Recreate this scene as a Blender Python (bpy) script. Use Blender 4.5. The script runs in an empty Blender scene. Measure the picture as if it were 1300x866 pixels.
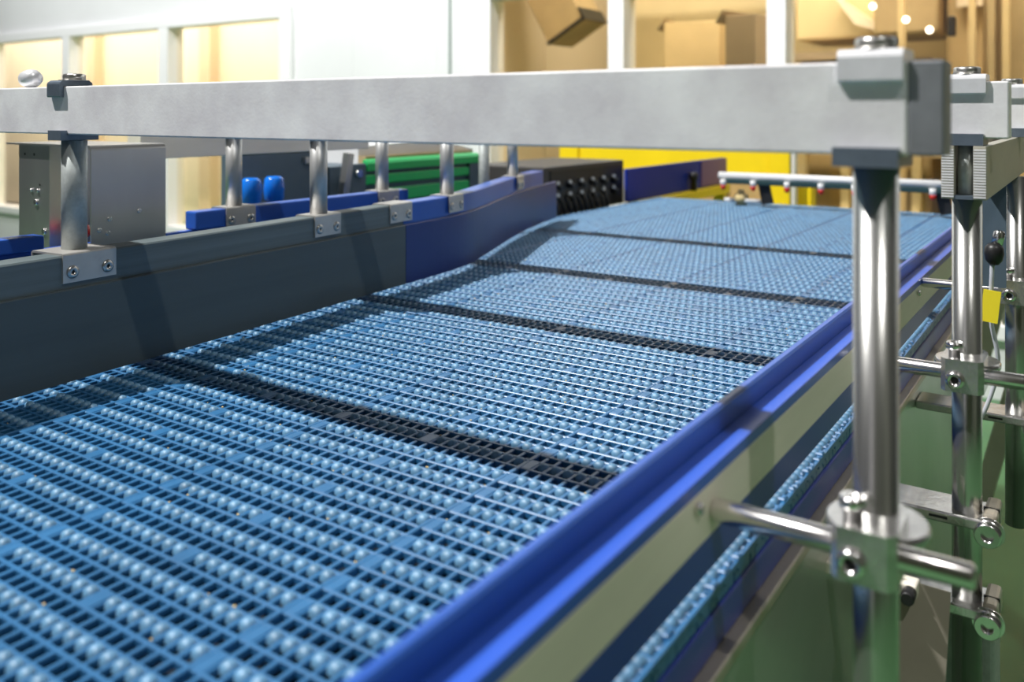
import bpy, bmesh, math, random
from mathutils import Vector, Matrix
random.seed(7)
C = bpy.context.scene.collection
PI = math.pi
H = 1.5                      # camera height; all z below are relative to it

# ------------------------------------------------------------------ materials
def nmat(name):
    m = bpy.data.materials.new(name); m.use_nodes = True
    return m, m.node_tree.nodes, m.node_tree.links, m.node_tree.nodes['Principled BSDF']

def mat(name, col, rough=.5, metal=0.0, var=.0, vscale=20, bump=0.0, bscale=200, spec=.5, stretch=(1, 1, 1), rvar=0.0):
    m, n, l, p = nmat(name)
    p.inputs['Base Color'].default_value = (*col, 1)
    p.inputs['Roughness'].default_value = rough
    p.inputs['Metallic'].default_value = metal
    p.inputs['Specular IOR Level'].default_value = spec
    if var or bump or rvar:
        tc = n.new('ShaderNodeTexCoord'); mp = n.new('ShaderNodeMapping')
        mp.inputs['Scale'].default_value = stretch
        l.new(tc.outputs['Object'], mp.inputs['Vector'])
    if var or rvar:
        nz = n.new('ShaderNodeTexNoise'); nz.inputs['Scale'].default_value = vscale
        nz.inputs['Detail'].default_value = 5; nz.inputs['Roughness'].default_value = .6
        l.new(mp.outputs[0], nz.inputs['Vector'])
    if var:
        r = n.new('ShaderNodeValToRGB')
        r.color_ramp.elements[0].position = .3; r.color_ramp.elements[1].position = .7
        r.color_ramp.elements[0].color = (*[c * (1 - var) for c in col], 1)
        r.color_ramp.elements[1].color = (*[min(1, c * (1 + var)) for c in col], 1)
        l.new(nz.outputs['Fac'], r.inputs['Fac']); l.new(r.outputs['Color'], p.inputs['Base Color'])
    if rvar:
        mr = n.new('ShaderNodeMapRange')
        mr.inputs['To Min'].default_value = max(.03, rough - rvar); mr.inputs['To Max'].default_value = rough + rvar
        l.new(nz.outputs['Fac'], mr.inputs['Value']); l.new(mr.outputs[0], p.inputs['Roughness'])
    if bump:
        b2 = n.new('ShaderNodeTexNoise'); b2.inputs['Scale'].default_value = bscale; b2.inputs['Detail'].default_value = 3
        l.new(mp.outputs[0], b2.inputs['Vector'])
        bp = n.new('ShaderNodeBump'); bp.inputs['Strength'].default_value = bump; bp.inputs['Distance'].default_value = .001
        l.new(b2.outputs['Fac'], bp.inputs['Height']); l.new(bp.outputs['Normal'], p.inputs['Normal'])
    return m

M = {}
M['belt'] = mat('belt_plastic', (.023, .145, .330), .40, var=.18, vscale=9, spec=.9)
M['knuckle'] = mat('pale_sheen_knuckle', (.115, .275, .44), .50, var=.32, vscale=70, spec=.9)  # paler than the belt: whitish sheen painted into the knuckle colour
M['beam'] = mat('worn_aluminium', (.93, .90, .93), .5, .12, var=.15, vscale=17, bump=.15, bscale=300, rvar=.1)
M['beam_end'] = mat('dull_grey_metal', (.24, .25, .27), .5, .3, var=.15, vscale=40)
M['tube'] = mat('stainless_tube', (.56, .56, .54), .24, .92, var=.08, vscale=40, stretch=(1, 1, .15), rvar=.06)
M['tube_satin'] = mat('satin_tube', (.52, .52, .51), .42, .6, var=.08, vscale=60, stretch=(1, 1, .15))
M['tube_dull'] = mat('brushed_tube', (.40, .43, .42), .55, .4, var=.14, vscale=110)
M['steel'] = mat('stainless_sheet', (.66, .65, .64), .3, .92, var=.06, vscale=8, stretch=(1, 1, .2), rvar=.06)
M['plate'] = mat('satin_steel', (.88, .82, .70), .55, .12, var=.1, vscale=12, stretch=(1, .2, 1))
M['chrome'] = mat('polished_steel', (.82, .80, .79), .2, 1.0, var=.04, vscale=60)
M['cast'] = mat('cast_steel', (.62, .61, .60), .26, .9, var=.15, vscale=60, bump=.3, bscale=160)
M['jaw'] = mat('clamp_jaw', (.84, .84, .87), .34, .3, var=.06, vscale=60)
M['jaw_dark'] = mat('dark_clamp_jaw', (.16, .20, .25), .38, .5, var=.1, vscale=60)
M['bolt'] = mat('zinc_bolt', (.55, .54, .52), .3, .9, var=.1, vscale=90)
M['dark'] = mat('dark_recess', (.012, .013, .014), .6)
M['saddle'] = mat('satin_saddle', (.55, .53, .50), .42, .6, var=.06, vscale=50)
M['grey_pl'] = mat('slate_plastic', (.075, .098, .105), .42, var=.12, vscale=6, stretch=(1, .12, 4))
M['grey_bar'] = mat('slate_bar', (.12, .155, .165), .45, var=.22, vscale=10, stretch=(1, .06, 8))
M['blue_pl'] = mat('cobalt_plastic', (.012, .028, .175), .36, var=.1, vscale=10, stretch=(1, .2, 1))
M['blue_rail'] = mat('rail_blue_plastic', (.030, .115, .50), .3, var=.08, vscale=10, stretch=(1, .2, 1))
M['blue_ledge'] = mat('ledge_blue_plastic', (.040, .125, .62), .32, var=.06, vscale=10, stretch=(1, .2, 1))
M['blue_mid'] = mat('deep_blue_plastic', (.020, .052, .34), .36, var=.08, vscale=10, stretch=(1, .2, 1))
M['panel'] = mat('brushed_panel', (.55, .58, .54), .34, .8, var=.08, vscale=5)
M['channel'] = mat('dull_channel_steel', (.44, .42, .35), .5, .3, var=.1, vscale=12, stretch=(1, .2, 1))
M['bed'] = mat('black_bed', (.012, .016, .02), .5)
M['frame'] = mat('frame_steel', (.50, .45, .37), .4, .6, var=.08, vscale=15)
M['white'] = mat('white_paint', (.78, .79, .80), .5, var=.03, vscale=1.5)
M['trim'] = mat('white_gloss_frame', (.90, .90, .91), .35)
M['seam'] = mat('seam_sealant', (.20, .25, .23), .6)
M['floor'] = mat('green_floor', (.085, .205, .088), .42, spec=.3, var=.14, vscale=2.2, rvar=.08)
M['cream'] = mat('cream_wall', (.90, .79, .62), .7, var=.03, vscale=1)
M['amber'] = mat('tan_wall', (.76, .62, .35), .7, var=.12, vscale=.9)
M['brown'] = mat('brown_panel', (.48, .36, .19), .5, var=.18, vscale=2)
M['pilaster'] = mat('tan_pilaster', (.76, .60, .42), .7)
M['carton'] = mat('cardboard', (.70, .53, .28), .75, var=.06, vscale=5)
M['cartond'] = mat('cardboard_grey', (.40, .31, .20), .75, var=.06, vscale=5)
M['yellow'] = mat('yellow_paint', (.92, .66, .008), .4, var=.05, vscale=4)
M['black'] = mat('black_plastic', (.014, .014, .015), .42)
M['blackbox'] = mat('charcoal_enamel', (.055, .052, .05), .42, var=.08, vscale=6)
M['navy'] = mat('navy_panel', (.008, .030, .28), .5, var=.08, vscale=5, spec=.2)
M['cab'] = mat('bluegrey_enamel', (.085, .125, .165), .45, var=.12, vscale=4)
M['green'] = mat('green_enamel', (.012, .50, .125), .35, var=.06, vscale=5)
M['greenline'] = mat('green_edge', (.07, .26, .035), .5)
M['cap'] = mat('glossy_blue_cap', (.008, .19, .80), .2)
M['red'] = mat('red_plastic', (.65, .025, .012), .25)
M['wplastic'] = mat('white_plastic', (.82, .82, .82), .35)
M['dgreen'] = mat('dark_teal_metal', (.03, .07, .075), .4, .3)
M['tag'] = mat('yellow_tag', (.95, .78, .03), .5)
M['cable'] = mat('grey_cable', (.58, .60, .66), .45)
M['crumb'] = mat('pale_crumb', (.75, .58, .28), .8)
M['violet'] = mat('violet_film', (.16, .09, .33), .4, .4)
M['glow_white'] = mat('glowing_white', (1, 1, 1), .4)
p = M['glow_white'].node_tree.nodes['Principled BSDF']
p.inputs['Emission Color'].default_value = (1, .93, .8, 1); p.inputs['Emission Strength'].default_value = 6

def glass_mat():
    m, n, l, p = nmat('tinted_glass')
    out = n['Material Output']; n.remove(p)
    t = n.new('ShaderNodeBsdfTransparent'); t.inputs['Color'].default_value = (.985, .95, .885, 1)
    g = n.new('ShaderNodeBsdfGlossy'); g.inputs['Roughness'].default_value = .03
    lw = n.new('ShaderNodeLayerWeight'); pw = n.new('ShaderNodeMath'); pw.operation = 'POWER'; pw.inputs[1].default_value = 5
    l.new(lw.outputs['Facing'], pw.inputs[0]); f = n.new('ShaderNodeMath'); f.operation = 'MULTIPLY_ADD'; f.inputs[1].default_value = .6; f.inputs[2].default_value = .03
    l.new(pw.outputs[0], f.inputs[0])
    x = n.new('ShaderNodeMixShader'); l.new(f.outputs[0], x.inputs[0])
    l.new(t.outputs[0], x.inputs[1]); l.new(g.outputs[0], x.inputs[2]); l.new(x.outputs[0], out.inputs['Surface'])
    return m
M['glass'] = glass_mat()

# ------------------------------------------------------------------ shape helpers
class G:
    """collects shapes (camera-relative z) into one bmesh"""
    def __init__(s): s.bm = bmesh.new()
    def _sm(s, faces):
        for f in faces: f.smooth = True
    def box(s, x0, x1, y0, y1, z0, z1, bev=0, seg=2, rot=None, piv=None):
        r = bmesh.ops.create_cube(s.bm, size=1)['verts']
        cx, cy, cz = (x0 + x1) / 2, (y0 + y1) / 2, (z0 + z1) / 2
        for v in r:
            v.co = Vector((v.co.x * (x1 - x0) + cx, v.co.y * (y1 - y0) + cy, v.co.z * (z1 - z0) + cz))
        vs = r
        if bev:
            ed = list({e for v in r for e in v.link_edges})
            res = bmesh.ops.bevel(s.bm, geom=ed, offset=bev, segments=seg, affect='EDGES', profile=.5)
            vs = list({v for f in res['faces'] for v in f.verts} | {v for v in r if v.is_valid})
        if rot:
            pv = Vector(piv or (cx, cy, cz)); mt = rot.to_4x4()
            for v in vs: v.co = mt @ (v.co - pv) + pv
        return s
    def cyl(s, a, b, r, r2=None, seg=24, cap=True, bev=0):
        a, b = Vector(a), Vector(b); d = b - a; L = d.length
        q = d.to_track_quat('Z', 'Y').to_matrix().to_4x4()
        r2 = r if r2 is None else r2
        if bev:
            prof = [(0, 0), (r - bev, 0), (r, bev), (r2, L - bev), (r2 - bev, L), (0, L)]
        elif cap:
            prof = [(0, 0), (r, 0), (r2, L), (0, L)]
        else:
            prof = [(r, 0), (r2, L)]
        s.lathe(prof, Matrix.Translation(a) @ q, seg); return s
    def lathe(s, prof, mt=None, seg=24, smooth=None):
        mt = mt or Matrix.Identity(4); rings = []
        for (r, z) in prof:
            if r < 1e-7: rings.append([s.bm.verts.new(mt @ Vector((0, 0, z)))])
            else: rings.append([s.bm.verts.new(mt @ Vector((r * math.cos(2 * PI * k / seg), r * math.sin(2 * PI * k / seg), z))) for k in range(seg)])
        for i in range(len(rings) - 1):
            A, B = rings[i], rings[i + 1]
            flat = abs(prof[i][1] - prof[i + 1][1]) < 1e-6
            for k in range(seg):
                k2 = (k + 1) % seg
                if len(A) == 1 and len(B) == 1: continue
                if len(A) == 1: f = s.bm.faces.new((A[0], B[k2], B[k])) if True else None
                elif len(B) == 1: f = s.bm.faces.new((A[k], A[k2], B[0]))
                else: f = s.bm.faces.new((A[k], A[k2], B[k2], B[k]))
                f.smooth = not flat
        return s
    def hexa(s, a, b, r, washer=0):
        """hex bolt head from a to b"""
        a, b = Vector(a), Vector(b); d = b - a; L = d.length
        mt = Matrix.Translation(a) @ d.to_track_quat('Z', 'Y').to_matrix().to_4x4()
        if washer: s.lathe([(0, -washer), (r * 1.35, -washer), (r * 1.35, 0), (0, 0)], mt, 24)
        s.lathe([(0, 0), (r, 0), (r, L * .85), (r * .85, L), (0, L)], mt, 6)
        for f in s.bm.faces: pass
        return s
    def tube(s, pts, r, seg=10, res=1):
        pts = [Vector(p) for p in pts]
        if res > 1:
            out = []
            for i in range(len(pts) - 1):
                p0 = pts[max(0, i - 1)]; p1 = pts[i]; p2 = pts[i + 1]; p3 = pts[min(len(pts) - 1, i + 2)]
                for k in range(res):
                    t = k / res
                    out.append(.5 * ((2 * p1) + (p2 - p0) * t + (2 * p0 - 5 * p1 + 4 * p2 - p3) * t * t + (3 * p1 - p0 - 3 * p2 + p3) * t ** 3))
            out.append(pts[-1]); pts = out
        rings = []
        for i, p in enumerate(pts):
            d = (pts[min(i + 1, len(pts) - 1)] - pts[max(i - 1, 0)]).normalized()
            q = d.to_track_quat('Z', 'Y').to_matrix()
            rings.append([s.bm.verts.new(p + q @ Vector((r * math.cos(2 * PI * k / seg), r * math.sin(2 * PI * k / seg), 0))) for k in range(seg)])
        for A, B in zip(rings, rings[1:]):
            for k in range(seg):
                s.bm.faces.new((A[k], A[(k + 1) % seg], B[(k + 1) % seg], B[k])).smooth = True
        s.bm.faces.new(rings[0][::-1]); s.bm.faces.new(rings[-1])
        return s
    def prism(s, poly, path):
        """poly: (offset, z) cross-section swept along path of (x, y); offset is to the right (+x side) of travel"""
        n = len(path); rings = []
        for i, (x, y) in enumerate(path):
            ax, ay = path[max(0, i - 1)]; bx, by = path[min(n - 1, i + 1)]
            dx, dy = bx - ax, by - ay; L = math.hypot(dx, dy); nx, ny = dy / L, -dx / L
            rings.append([s.bm.verts.new((x + nx * o, y + ny * o, z)) for (o, z) in poly])
        k = len(poly)
        for A, B in zip(rings, rings[1:]):
            for j in range(k): s.bm.faces.new((A[j], A[(j + 1) % k], B[(j + 1) % k], B[j]))
        s.bm.faces.new(rings[0][::-1]); s.bm.faces.new(rings[-1])
        return s
    def xprism(s, poly, x0, x1):
        """poly in (y,z), extruded along x"""
        A = [s.bm.verts.new((x0, y, z)) for y, z in poly]; B = [s.bm.verts.new((x1, y, z)) for y, z in poly]
        k = len(poly)
        for j in range(k): s.bm.faces.new((A[j], A[(j + 1) % k], B[(j + 1) % k], B[j]))
        s.bm.faces.new(A[::-1]); s.bm.faces.new(B); return s
    def bevel_all(s, off, seg=2, ang=30):
        ed = [e for e in s.bm.edges if len(e.link_faces) == 2 and e.calc_face_angle(0) > math.radians(ang)]
        bmesh.ops.bevel(s.bm, geom=ed, offset=off, segments=seg, affect='EDGES', profile=.5); return s

def link(name, me, material, parent=None, loc=(0, 0, 0)):
    me.materials.append(M[material]); o = bpy.data.objects.new(name, me); C.objects.link(o)
    if parent: o.parent = parent
    else: o.location = loc
    return o
def _root(o):
    while o.parent: o = o.parent
    return o
def part(name, g, material, parent, label=None):
    base = _root(parent).location
    bmesh.ops.recalc_face_normals(g.bm, faces=g.bm.faces)
    bmesh.ops.translate(g.bm, verts=g.bm.verts, vec=Vector((0, 0, H)) - base)
    me = bpy.data.meshes.new(name); g.bm.to_mesh(me); g.bm.free()
    o = link(name, me, material, parent)
    if label: o['label'] = label
    return o
def thing(name, label, cat, loc, group=None):
    o = bpy.data.objects.new(name, None); o.empty_display_size = .05; C.objects.link(o)
    o.location = (loc[0], loc[1], loc[2] + H); o['label'] = label; o['category'] = cat
    if group: o['group'] = group
    return o
def solid(name, g, material, label, cat, group=None):
    """a thing that is one mesh; origin at its base centre"""
    bmesh.ops.recalc_face_normals(g.bm, faces=g.bm.faces)
    vs = g.bm.verts; xs = [v.co.x for v in vs]; ys = [v.co.y for v in vs]; zs = [v.co.z for v in vs]
    b = Vector(((min(xs) + max(xs)) / 2, (min(ys) + max(ys)) / 2, min(zs)))
    bmesh.ops.translate(g.bm, verts=g.bm.verts, vec=-b)
    me = bpy.data.meshes.new(name); g.bm.to_mesh(me); g.bm.free()
    o = link(name, me, material, None, b + Vector((0, 0, H)))
    o['label'] = label; o['category'] = cat
    if group: o['group'] = group
    return o
def struct(name, g, material, parent=None, label=None):
    if parent: return part(name, g, material, parent, label)
    bmesh.ops.recalc_face_normals(g.bm, faces=g.bm.faces)
    bmesh.ops.translate(g.bm, verts=g.bm.verts, vec=Vector((0, 0, H)))
    me = bpy.data.meshes.new(name); g.bm.to_mesh(me); g.bm.free()
    o = link(name, me, material); o['kind'] = 'structure'
    if label: o['label'] = label
    return o

FZ = -H                        # floor level
ZB = -.343                     # belt surface

# ------------------------------------------------------------------ the setting
struct('floor', G().box(-14, 6, -4, 10, FZ - .1, FZ), 'floor', label='glossy green factory floor')
YW = 5.2; ZT, ZS = .825, -1.10
w = G()
w.box(-14, 4, YW, YW + .15, ZT + .09, 3.2)
w.box(-14, 4, YW, YW + .15, FZ, ZS - .06)
w.box(-14, -13.6, YW, YW + .15, ZS - .06, ZT + .09)
w.box(-5.80, -3.80, YW, YW + .15, ZS - .06, ZT + .09)
w.box(2.6, 4, YW, YW + .15, ZS - .06, ZT + .09)
struct('wall_back', w, 'white', label='white panelled factory wall')
g = G()
g.box(-4.09, -4.068, YW - .006, YW + .004, FZ, 3.2)
struct('trim_1', g, 'seam', label='dark sealed joint in the white wall')
g = G(); g.box(-5.10, -5.088, YW - .003, YW + .002, FZ, 3.2); g.box(-4.215, -4.20, YW - .003, YW + .002, FZ, 3.2)
struct('trim_2', g, 'white', label='faint joint in the white wall')
# left window
def window(name, xs, x0, x1, wide, depth, zt):
    fr = G()
    fr.box(x0, x1, YW - .05, YW + depth, zt, zt + .10, .006)
    fr.box(x0, x1, YW - .05, YW + depth, ZS - .08, ZS, .006)
    for x in xs: fr.box(x - wide / 2, x + wide / 2, YW - .05, YW + depth, ZS, zt, .006)
    o = struct(name, fr, 'trim', label='white window frame')
    return o
w1x = [-12.85, -11.10, -9.36, -7.60, -5.855]
o1 = window('window_1', w1x, -13.6, -5.79, .15, .13, ZT)
for a, b in zip(w1x, w1x[1:]):
    struct('pane', G().box(a + .07, b - .07, YW + .06, YW + .066, ZS, ZT), 'glass', o1)
w2x = [-3.735, -2.66, -1.60, .9, 2.55]
o2 = window('window_2', w2x, -3.80, 2.6, .115, .13, ZT)
w2 = bpy.data.objects['wall_back']
for a, b in zip(w2x, w2x[1:]):
    struct('pane', G().box(a + .05, b - .05, YW + .06, YW + .066, ZS, ZT), 'glass', o2)
# rooms behind the glass
struct('wall_left_room', G().box(-16, -4.6, 7.4, 7.5, FZ, 3.2), 'cream', label='cream wall of the room behind the left window')
g = G()
for x in (-12.6, -9.9): g.box(x, x + .22, 7.25, 7.4, FZ, 3.2)
struct('trim_3', g, 'pilaster', label='tan pilaster on the cream wall')
struct('wall_right_room', G().box(-4.4, 6, 9.0, 9.1, FZ, 3.2), 'amber', label='tan wall of the room behind the right window')
struct('wall_partition', G().box(-4.75, -4.62, YW + .16, 9.0, FZ, 3.2), 'cream', label='partition between the rooms behind the windows')

# ------------------------------------------------------------------ conveyor belt
BX0, BX1 = -1.487, -.2335
NC = 90; CP = (BX1 - BX0) / NC
RP = .0368; Y0, NR = -.05, 90
Y1 = Y0 + NR * RP
def build_belt():
    V, F, S = [], [], []
    def bx(x0, x1, y0, y1, z0, z1, c=0.0):
        b = len(V)
        if c:                                  # chamfered top
            for (x, y, z) in ((x0, y0, z0), (x1, y0, z0), (x1, y1, z0), (x0, y1, z0),
                              (x0, y0, z1 - c), (x1, y0, z1 - c), (x1, y1, z1 - c), (x0, y1, z1 - c),
                              (x0 + c, y0 + c, z1), (x1 - c, y0 + c, z1), (x1 - c, y1 - c, z1), (x0 + c, y1 - c, z1)): V.append((x, y, z))
            fs = [(3, 2, 1, 0), (0, 1, 5, 4), (1, 2, 6, 5), (2, 3, 7, 6), (3, 0, 4, 7), (4, 5, 9, 8), (5, 6, 10, 9), (6, 7, 11, 10), (7, 4, 8, 11), (8, 9, 10, 11)]
        else:
            for z in (z0, z1):
                for (x, y) in ((x0, y0), (x1, y0), (x1, y1), (x0, y1)): V.append((x, y, z))
            fs = [(3, 2, 1, 0), (4, 5, 6, 7), (0, 1, 5, 4), (1, 2, 6, 5), (2, 3, 7, 6), (3, 0, 4, 7)]
        for f in fs: F.append(tuple(b + i for i in f)); S.append(False)
    def bump(cx, cy, z, rx, ry, rz):
        b = len(V); seg = 10
        for (k, h) in ((1.0, -.0), (.93, .42), (.66, .80)):
            for i in range(seg):
                a = 2 * PI * i / seg
                # superellipse footprint: a stubby hinge knuckle
                ca, sa = math.cos(a), math.sin(a)
                V.append((cx + rx * k * math.copysign(abs(ca) ** .62, ca), cy + ry * k * math.copysign(abs(sa) ** .62, sa), z + rz * h))
        V.append((cx, cy, z + rz)); t = len(V) - 1
        for r in range(2):
            for i in range(seg):
                j = (i + 1) % seg
                F.append((b + r * seg + i, b + r * seg + j, b + (r + 1) * seg + j, b + (r + 1) * seg + i)); S.append(True)
        for i in range(seg):
            F.append((b + 2 * seg + i, b + 2 * seg + (i + 1) % seg, t)); S.append(True)
    zt = ZB; th = .0055
    for c in range(NC + 1):                     # lengthwise ribs
        x = BX0 + c * CP; wd = .0020
        bx(x - wd, x + wd, Y0, Y1, zt - th, zt - .0006, .0006)
    for r in range(NR):
        y = Y0 + r * RP
        bx(BX0, BX1, y, y + .0037, zt - th, zt, .0007)                       # cross bars of the flush grid
        bx(BX0, BX1, y + RP * .45, y + RP * .45 + .0037, zt - th, zt, .0007)
        jx = (r % 3 - 1) * .0003
        for c in range(NC):
            x = BX0 + (c + .5) * CP
            blank = (c % 9 == 1 and r % 2 == 0) or (c % 18 == 1)
            if blank:
                bx(x - CP * .5, x + CP * .5, y + RP * .45 + .002, y + RP + .0006, zt - .005, zt + .0002, .0006)
                if c % 18 == 1: bx(x - CP * .5, x - CP * .2, y, y + RP, zt - .006, zt + .0006, .0008)
            else:
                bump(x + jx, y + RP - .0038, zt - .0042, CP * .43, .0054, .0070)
        # edge blocks
        for k in range(3):
            e1, e2, hz = random.uniform(-.0015, .002), random.uniform(-.001, .001), random.uniform(-.001, .0026)
            ya = y + k * RP / 3 + .0012; yb = ya + RP / 3 - .0022 + e2
            if k == 0: ya += .002
            bx(BX1 - .006, BX1 + e1, ya, yb, zt - .009, zt + hz, .0014)
            bx(BX1 - .006, BX1 - .0004, ya - .001, yb + .0004, zt - .017, zt - .007, .001)
            bx(BX0 - e1, BX0 + .006, ya, yb, zt - .016, zt + hz, .0012)
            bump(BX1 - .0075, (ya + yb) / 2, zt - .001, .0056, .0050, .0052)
    me = bpy.data.meshes.new('conveyor_belt')
    ox, oy = (BX0 + BX1) / 2, 0
    me.from_pydata([(a - ox, b - oy, c - ZB + .016) for a, b, c in V], [], F)
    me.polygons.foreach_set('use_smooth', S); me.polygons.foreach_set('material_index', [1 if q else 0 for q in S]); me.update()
    o = link('conveyor_belt', me, 'belt', None, (ox, oy, ZB - .016 + H))
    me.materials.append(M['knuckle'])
    o['label'] = 'wide light blue open-grid modular conveyor belt with raised hinge knuckles'
    o['category'] = 'conveyor belt'
build_belt()

# crumbs lying in the mesh
g = G()
for i in range(240):
    x = random.uniform(-1.25, -.25); y = random.uniform(.25, 2.0)
    c = int((x - BX0) / CP); r = int((y - Y0) / RP)
    px = BX0 + c * CP; py = Y0 + (r + random.choice([.08, .55])) * RP
    s = random.uniform(.0005, .0013)
    bmesh.ops.create_icosphere(g.bm, subdivisions=1, radius=s, matrix=Matrix.Translation((px + random.uniform(-.0012, .0012), py + random.uniform(-.001, .001), ZB + s * .6)) @ Matrix.Diagonal((1.5, 1, .7, 1)))
cr = solid('crumbs', g, 'crumb', 'pale yellow crumbs scattered over the blue mesh belt', 'crumbs'); cr['kind'] = 'stuff'

# ------------------------------------------------------------------ conveyor frame under the belt
fr = thing('conveyor_chassis', 'steel conveyor frame under the blue belt with blue side strip and square leg', 'conveyor', (-.5, 1.0, FZ))
part('bed', G().box(-1.46, -.262, Y0, Y1, -.46, -.45), 'bed', fr, 'black slide bed')
g = G()
for x in (-1.46, -1.2, -.95, -.7, -.45, -.262): g.box(x - .006, x + .006, Y0, Y1, -.45, ZB - .0125)
part('wear_strip', g, 'bed', fr)
part('side_strip', G().box(-.2545, -.2329, -.1, Y1, -.3915, -.363, .002), 'blue_mid', fr, 'blue side strip')
part('side_flange', G().box(-.2545, -.2222, -.1, Y1, -.402, -.3915, .002), 'frame', fr, 'beige steel flange')
part('side_panel', G().box(-.239, -.236, -.1, 1.95, -.95, -.402), 'panel', fr, 'stainless side panel')
part('side_strip', G().box(-1.5, -1.492, -.1, Y1, -.40, -.363, .002), 'blue_pl', fr)
for y in (.98, 2.7):
    part('leg', G().box(-.166, -.098, y + .105, y + .173, FZ + .02, -.552, .004), 'tube_dull', fr, 'square steel leg')
    part('foot', G().cyl((-.132, y + .139, FZ), (-.132, y + .139, FZ + .025), .05), 'black', fr)
    part('leg', G().box(-1.52, -1.46, y + .05, y + .11, FZ, -.46, .004), 'tube_dull', fr)
for y in (1.05, 2.75): part('cross_member', G().box(-1.46, -.24, y, y + .05, -.52, -.46, .003), 'plate', fr)
for y in (1.10, 2.82): part('leg_bracket', G().box(-.236, -.10, y, y + .04, -.600, -.556, .003), 'plate', fr)
# slanted braces seen right of the posts
for (a, b) in (((-.115, 2.2, -.42), (-.305, 2.2, -1.2)), ((-.20, 2.35, -.42), (-.39, 2.35, -1.2))):
    a, b = Vector(a), Vector(b); d = b - a
    g = G().box(-.019, .019, -.015, .015, 0, d.length, .003)
    bmesh.ops.transform(g.bm, matrix=Matrix.Translation(a) @ Matrix.Rotation(math.atan2(d.x, d.z), 4, 'Y'), verts=g.bm.verts)
    part('brace', g, 'frame', fr, 'slanted steel brace')

# small gusset plate with two dark bolts, low between the first two posts
g = G().box(-.0015, .0015, -.03, .03, -.045, .045, .0005)
bmesh.ops.transform(g.bm, matrix=Matrix.Translation((-.150, .92, -.505)) @ Matrix.Rotation(math.radians(-28), 4, 'X') @ Matrix.Rotation(math.radians(-60), 4, 'Z'), verts=g.bm.verts)
part('gusset', g, 'frame', fr, 'beige gusset plate')
part('gusset_arm', G().box(-.237, -.15, .925, .945, -.475, -.462, .002), 'plate', fr)
for xx in (-.172, -.156):
    part('bolt', G().cyl((xx, .925, -.4685), (xx, .908, -.4685), .0065, seg=16, bev=.001), 'black', fr)

# ------------------------------------------------------------------ right guide rail
YR0, YR1 = -.08, 3.08
rl = thing('guide_rail', 'long blue guide rail with steel plate along the right edge of the belt', 'guide rail', (-.235, 1.5, -.318))
part('upright_strip', G().prism([(-.2538, -.2576), (-.2538, -.2303), (-.2521, -.2283), (-.2473, -.2283), (-.2455, -.2303), (-.2455, -.2576)], [(0, YR0), (0, YR1)]), 'blue_rail', rl, 'blue upright strip')
part('ledge_strip', G().box(-.2455, -.2256, YR0, YR1, -.2576, -.2475, .0012), 'blue_ledge', rl, 'blue ledge strip')
part('plate', G().box(-.2318, -.2258, YR0, YR1, -.2939, -.2576, .0008), 'plate', rl, 'dull steel plate')
part('lower_strip', G().box(-.2318, -.2258, YR0, YR1, -.3176, -.2939), 'blue_mid', rl, 'dark blue lower strip')
for y in (.555, 1.02, 1.40, 1.93):
    part('bolt', G().cyl((-.2258, y, -.2655), (-.2215, y, -.2655), .0042, bev=.001, seg=14), 'chrome', rl, 'small bright bolt')

# ------------------------------------------------------------------ near side guard (grey then blue, S-curved)
def gx(y): return -1.0437 - .0922 * (y - .499)
grey_path = [(gx(0), 0), (gx(1.2836), 1.2836)]
blue_ctrl = [(-1.116, 1.2850), (-1.131, 1.44), (-1.152, 1.54), (-1.199, 1.67), (-1.262, 1.828), (-1.312, 1.96), (-1.352, 2.08), (-1.393, 2.22), (-1.428, 2.363)]
def smooth(pts, n=5):
    P = [Vector((a, b, 0)) for a, b in pts]; out = []
    for i in range(len(P) - 1):
        p0, p1, p2, p3 = P[max(0, i - 1)], P[i], P[i + 1], P[min(len(P) - 1, i + 2)]
        for k in range(n):
            t = k / n; q = .5 * ((2 * p1) + (p2 - p0) * t + (2 * p0 - 5 * p1 + 4 * p2 - p3) * t * t + (3 * p1 - p0 - 3 * p2 + p3) * t ** 3)
            out.append((q.x, q.y))
    out.append(pts[-1]); return out
blue_path = smooth(blue_ctrl)
SHEET = [(-.008, -.331), (0, -.331), (0, -.2185), (-.0015, -.217), (-.008, -.217)]
BAR = [(-.043, -.222), (-.043, -.179), (-.041, -.176), (-.008, -.176), (-.006, -.178), (-.006, -.222)]
ZG = -.176
gd = thing('side_guard', 'straight slate grey side guard above the left of the belt', 'side guard', (-1.05, .6, -.331))
part('top_bar', G().prism(BAR, grey_path), 'grey_bar', gd, 'streaky grey top bar')
part('panel', G().prism(SHEET, grey_path), 'grey_pl', gd, 'slate grey panel')
gb = thing('side_guard', 'cobalt blue S-curved side guard joined to the grey one', 'side guard', (-1.25, 1.8, -.331))
part('top_bar', G().prism(BAR, blue_path[:-4]), 'blue_rail', gb)
part('panel', G().prism(SHEET, blue_path), 'blue_pl', gb)
# back guard at the far left edge of the belt
XB = -1.345
bgd = thing('side_guard', 'low cobalt blue side guard behind the grey one, on the far left belt edge', 'side guard', (XB, 1.0, -.331))
part('panel', G().box(XB + .004, XB + .012, -.1, 1.55, -.331, -.222), 'blue_pl', bgd)
part('strip', G().box(XB - .012, XB + .004, -.1, 1.55, -.24, -.209, .002), 'blue_rail', bgd)
part('top_bar', G().box(XB - .015, XB + .017, .9665, 1.538, -.2085, ZG, .003), 'blue_rail', bgd)
part('top_bar', G().box(XB - .015, XB + .017, .30, .70, -.2085, -.186, .003), 'blue_rail', bgd)

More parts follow.
